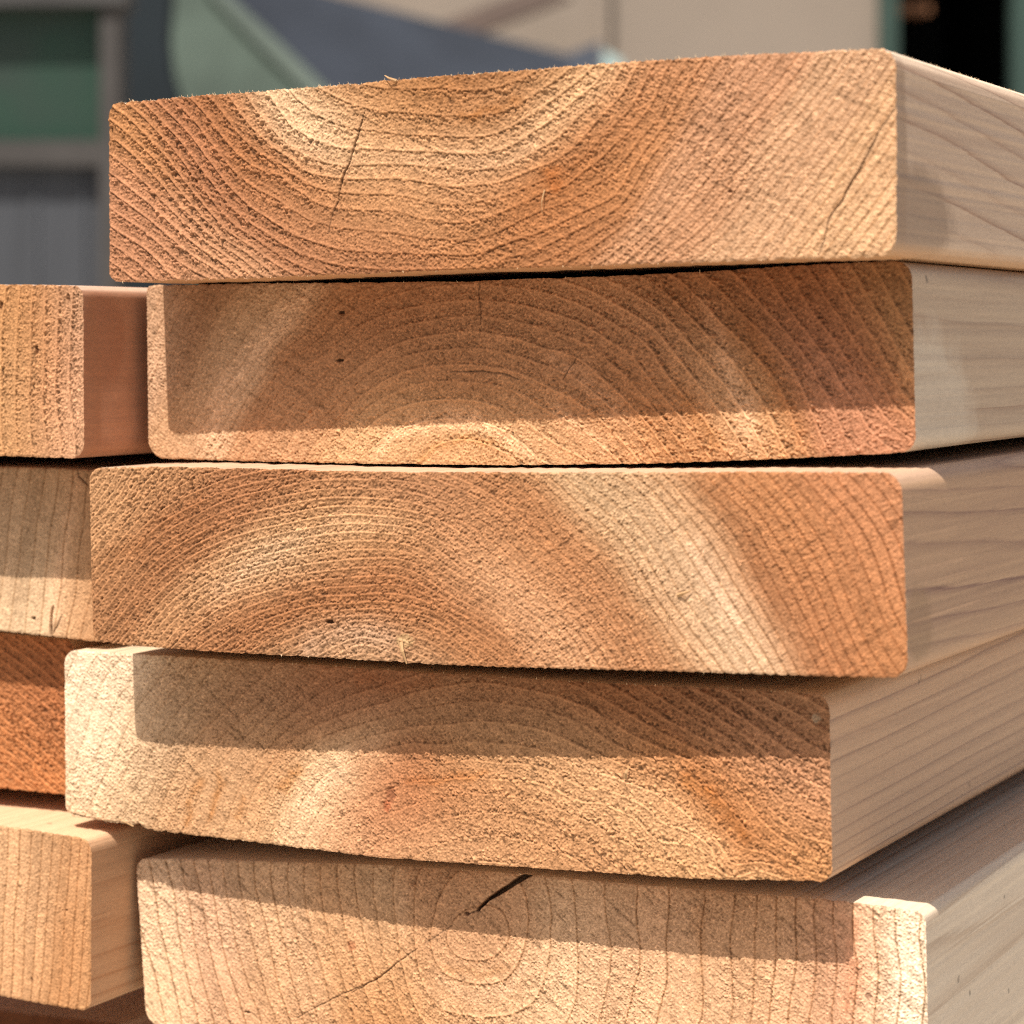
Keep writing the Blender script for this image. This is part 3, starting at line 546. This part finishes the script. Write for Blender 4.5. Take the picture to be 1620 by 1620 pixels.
board('third board of the left stack, strongly orange end with slanting rings, partly shaded', 462.,
  [(0,1002),(80,1010),(120,1014)], [(0,1247),(50,1252),(105,1258)], ((0,1020),(0,1230)), ((118,1020),(119,1240)), (3,3,3,3),
  [(0,[(0,1180),(50,1215),(90,1250)]),(3,[(0,1135),(50,1170),(100,1215)]),(6,[(0,1090),(50,1128),(100,1170)]),(9,[(0,1040),(50,1080),(100,1125)]),(12,[(30,1010),(70,1040),(110,1080)])],
  [(20,1050,(194,122,70)),(60,1080,(196,112,62)),(80,1150,(192,120,70)),(20,1150,(202,124,70)),(50,1180,(206,126,66)),(20,1230,(210,130,70)),(90,1230,(208,126,62))],
  [(50,1100,1.)], (-40,.5), S7, seed=71, fuzz=1.1, edge=.06, coarse_left=181., linecol=.7, light=1.15)
board('fourth board of the left stack, peach end with upright wavy rings', 444.,
  [(0,1306.5),(50,1313),(84,1319),(122,1324)], [(0,1575),(60,1587),(120,1597)], ((0,1330),(0,1560)), ((144,1350),(143,1575)), (3,3.4,2.4,3),
  [(0,[(140,1345),(136,1450),(120,1590)]),(1,[(128,1330),(122,1450),(106,1590)]),(2,[(112,1325),(106,1450),(88,1590)]),(3,[(100,1325),(90,1450),(72,1588)]),(4,[(82,1322),(78,1450),(58,1586)]),(6,[(48,1315),(44,1450),(30,1580)]),(8,[(10,1312),(8,1450),(-4,1575)])],
  [(10,1400,(226,174,120)),(60,1450,(228,175,122)),(120,1400,(224,166,108)),(60,1550,(220,160,100)),(110,1530,(206,135,75)),(120,1570,(224,165,105)),(80,1335,(190,150,105)),(30,1560,(222,165,110)),(120,1345,(214,150,95))],
  [(60,1450,.1)], (60,.3), S7, seed=79, fuzz=.7, edge=.06, coarse_left=181., pits=[(30,1402,.4,.4,.2,(110,75,45)),(105,1440,.4,.3,.3,(90,50,30)),(50,1550,.3,.6,.3,(90,50,30))], linecol=.6)
board('lowest board of the left stack, in deep shade at the bottom corner', 540.,
  [(0,1600),(120,1612),(200,1622)], [(0,1850),(120,1864),(200,1872)], ((0,1620),(0,1830)), ((195,1640),(199,1850)), (3,3,3,3),
  [(0,[(150,1620),(150,1850)]),(5,[(60,1620),(60,1850)]),(8,[(0,1620),(0,1850)])],
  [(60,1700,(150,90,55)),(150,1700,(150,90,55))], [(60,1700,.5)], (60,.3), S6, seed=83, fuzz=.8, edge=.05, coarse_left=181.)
# ------------------------------------------------------------------ ground and blurred yard behind
def plain(name, c, rough=.8, scale=8., amt=.15, c2=None, stretch=None):
    m, n, l, b = new_mat(name, rough, .25); tc = n.new('ShaderNodeTexCoord').outputs['Object']
    f = noise(n, l, tc, scale, 4, .6, stretch); d = c2 or [x * (1 - amt * 2) for x in c]
    l.new(mixc(n, l, ramp(n, l, f, [(.3, 0.), (.7, 1.)]), c, d), b.inputs['Base Color']); return m
M_ground = plain('pale_bounce_ground', (.46, .42, .36), .9, 3., .1)  # unseen ground, added pale to bounce sunlight onto the boards
M_beige = plain('beige_painted_boards', (.235, .19, .15), .7, 2., .06); M_green = plain('pale_green_paint', (.105, .14, .112), .7, 3.5, .28)
M_dgreen = plain('dark_green_paint', (.012, .048, .028), .5, 3., .2, (.03, .034, .031)); M_post = plain('weathered_grey_post', (.06, .054, .05), .8, 10, .15)
M_roof = plain('dark_roof_felt', (.034, .04, .052), .8, 5., .15); M_blue = plain('grey_blue_panel', (.056, .059, .066), .6, 7., .15, stretch=(4, 4, .5))
M_dark = plain('dark_cloth', (.012, .018, .022), .8, 4., .2); M_black = plain('dark_interior', (.004, .004, .004), .9)  # M_black puts the unlit room's darkness into its wall colour
M_trim = plain('green_grey_trim', (.035, .062, .05), .6, 6); M_brown = plain('brown_beam', (.085, .058, .045), .7, 6); M_rail = plain('grey_rail', (.06, .057, .055), .7, 6)
M_pale = plain('pale_grey_green_barge', (.125, .155, .13), .7, 6); M_or = plain('orange_crate_paint', (.25, .11, .05), .6, 6); M_lb = plain('pale_blue_paint', (.35, .45, .43), .6, 6)
BX = nz((-RC[1][2] * -1, RC[0][2] * 1, 0)) if False else nz(np.cross(np.array([-RC[0][2], -RC[1][2], 0]), (0, 0, 1)))
BY = nz((-RC[0][2], -RC[1][2], 0))
def at(px, py, dist):
    """a world point seen at a photo pixel, dist metres ahead measured on the level"""
    d = RC @ np.array([px - 810, 810 - py, -F]); return d * dist / d.dot(BY)
def slab(name, poly, dist, th, mat, parent=None):
    """outline at real distance (one number or one per corner), given real thickness behind it"""
    ds = dist if isinstance(dist, (list, tuple)) else [dist] * len(poly)
    fr = [at(x, y, d) for (x, y), d in zip(poly, ds)]; o0 = np.array(parent.location) if parent else np.zeros(3)
    bk = [p + BY * th for p in fr]; n = len(fr); v = [p - o0 for p in fr + bk]
    fc = [tuple(range(n))[::-1], tuple(range(n, 2 * n))] + [(i, (i + 1) % n, n + (i + 1) % n, n + i) for i in range(n)]
    o = mk_mesh(name, v, fc, mat, parent)
    bpy.context.view_layer.update(); return o
def empty(name, p, label, cat, group=None):
    o = bpy.data.objects.new(name, None); COL.objects.link(o); o.location = p; tag(o, label, cat, group); return o
gv = [(-20, -6, GROUND_Z), (20, -6, GROUND_Z), (20, 40, GROUND_Z), (-20, 40, GROUND_Z)]
tag(mk_mesh('ground', gv, [(0, 1, 2, 3)], M_ground), kind='structure')
def gp(px, dist):
    p = at(px, 500, dist); return np.array([p[0], p[1], GROUND_Z])
def ypx(dist): # pixel row of the ground at a distance (near the middle of the frame)
    lo, hi = 560, 3000
    for _ in range(30):
        m = (lo + hi) / 2; lo, hi = (lo, m) if at(500, m, dist)[2] < GROUND_Z else (m, hi)
    return lo
# beige building with a dark doorway
d = 6.0; g = ypx(d)
bd = empty('beige_building', gp(1100, d), 'blurred beige building with a green-framed black doorway behind the boards', 'building')
slab('wall', [(150, -900), (1393, -900), (1393, g), (150, g)], d, .25, M_beige, bd)
slab('wall', [(1393, -900), (2100, -900), (2100, -420), (1393, -420)], d, .25, M_beige, bd)
slab('wall', [(1640, -420), (2100, -420), (2100, g), (1640, g)], d, .25, M_beige, bd)
slab('corner_board', [(950, -900), (963, -900), (963, g), (950, g)], d - .03, .03, M_beige, bd)
slab('door_jamb', [(1393, -420), (1421, -420), (1421, g), (1393, g)], d - .05, .3, M_trim, bd)
slab('door_jamb', [(1604, -420), (1640, -420), (1640, g), (1604, g)], d - .05, .06, M_trim, bd)
slab('door_lintel', [(1421, -420), (1604, -420), (1604, -385), (1421, -385)], d - .05, .3, M_trim, bd)
slab('inner_wall', [(1200, -500), (1900, -500), (1900, g), (1200, g)], d + 1.9, .1, M_black, bd)
slab('inner_wall', [(1325, -440), (1385, -440), (1385, g), (1325, g)], d + .3, 1.55, M_black, bd)
slab('inner_wall', [(1650, -440), (1700, -440), (1700, g), (1650, g)], d + .3, 1.55, M_black, bd)
slab('ceiling', [(1300, -480), (1700, -480), (1700, -440), (1300, -440)], d + .3, 1.55, M_black, bd)
cr = tag(slab('orange_shelf', [(1416, 4), (1472, 6), (1472, 20), (1416, 22)], 6.12, .05, M_or), 'small blurred orange shelf just inside the black doorway', 'shelf')
# green shed with dark roof
d = 4.2; g = ypx(d)
sh = empty('green_shed', gp(400, d), 'blurred pale green shed with a dark sloping roof behind the top board', 'shed')
slab('wall', [(262, -60), (322, -60), (340, -8), (420, 64), (500, 142), (640, 290), (640, g), (300, g), (292, 170), (268, 90)], d, .1, M_green, sh)
slab('bargeboard', [(322, -20), (348, -20), (430, 54), (510, 132), (660, 272), (640, 295), (488, 148), (408, 70)], d - .012, .012, M_pale, sh)
slab('roof', [(330, -40), (400, -40), (450, -4), (590, 25), (700, 48), (850, 76), (897, 86), (950, 66), (953, 330), (690, 330), (505, 140), (425, 58)],
     [4.4, 4.5, 4.7, 4.8, 4.9, 4.9, 4.9, 4.9, 4.5, 4.4, 4.35, 4.35], .05, M_roof, sh)
slab('gutter_end', [(955, 78), (985, 95), (990, 140), (955, 140)], 4.6, .08, M_lb, sh)
bm = tag(slab('leaning_beam', [(676, 44), (730, 62), (905, -6), (850, -22)], [5.6, 5.6, 5.85, 5.85], .06, M_brown), 'blurred brown beam slanting up against the beige wall', 'beam')
# left booth
d = 3.4; g = ypx(d)
bo = empty('green_booth', gp(70, d), 'blurred dark green booth with a grey post and blue-grey lower panel at far left', 'booth')
slab('upper_panel', [(-300, 5), (160, 5), (160, 222), (-300, 222)], d, .04, M_dgreen, bo)
slab('top_rail', [(-300, -60), (200, -60), (200, 6), (-300, 9)], d - .04, .08, M_rail, bo)
slab('post', [(158, 4), (188, 4), (186, g), (158, g)], d - .03, .08, M_post, bo)
slab('sill', [(-300, 222), (158, 222), (158, 262), (-300, 258)], d - .025, .06, M_post, bo)
slab('lower_panel', [(-300, 258), (158, 262), (158, g), (-300, g)], d, .04, M_blue, bo)
for x in (-40, 50, 125): slab('panel_rib', [(x, 262), (x + 10, 262), (x + 10, g), (x, g)], d - .003, .003, M_blue, bo)
d = 3.9; g = ypx(d)
tag(slab('dark_curtain', [(170, -60), (272, -60), (263, 60), (268, 110), (280, 150), (292, 190), (300, g), (170, g)], d, .06, M_dark), 'blurred near-black curtain hanging between the grey post and the green shed', 'curtain')
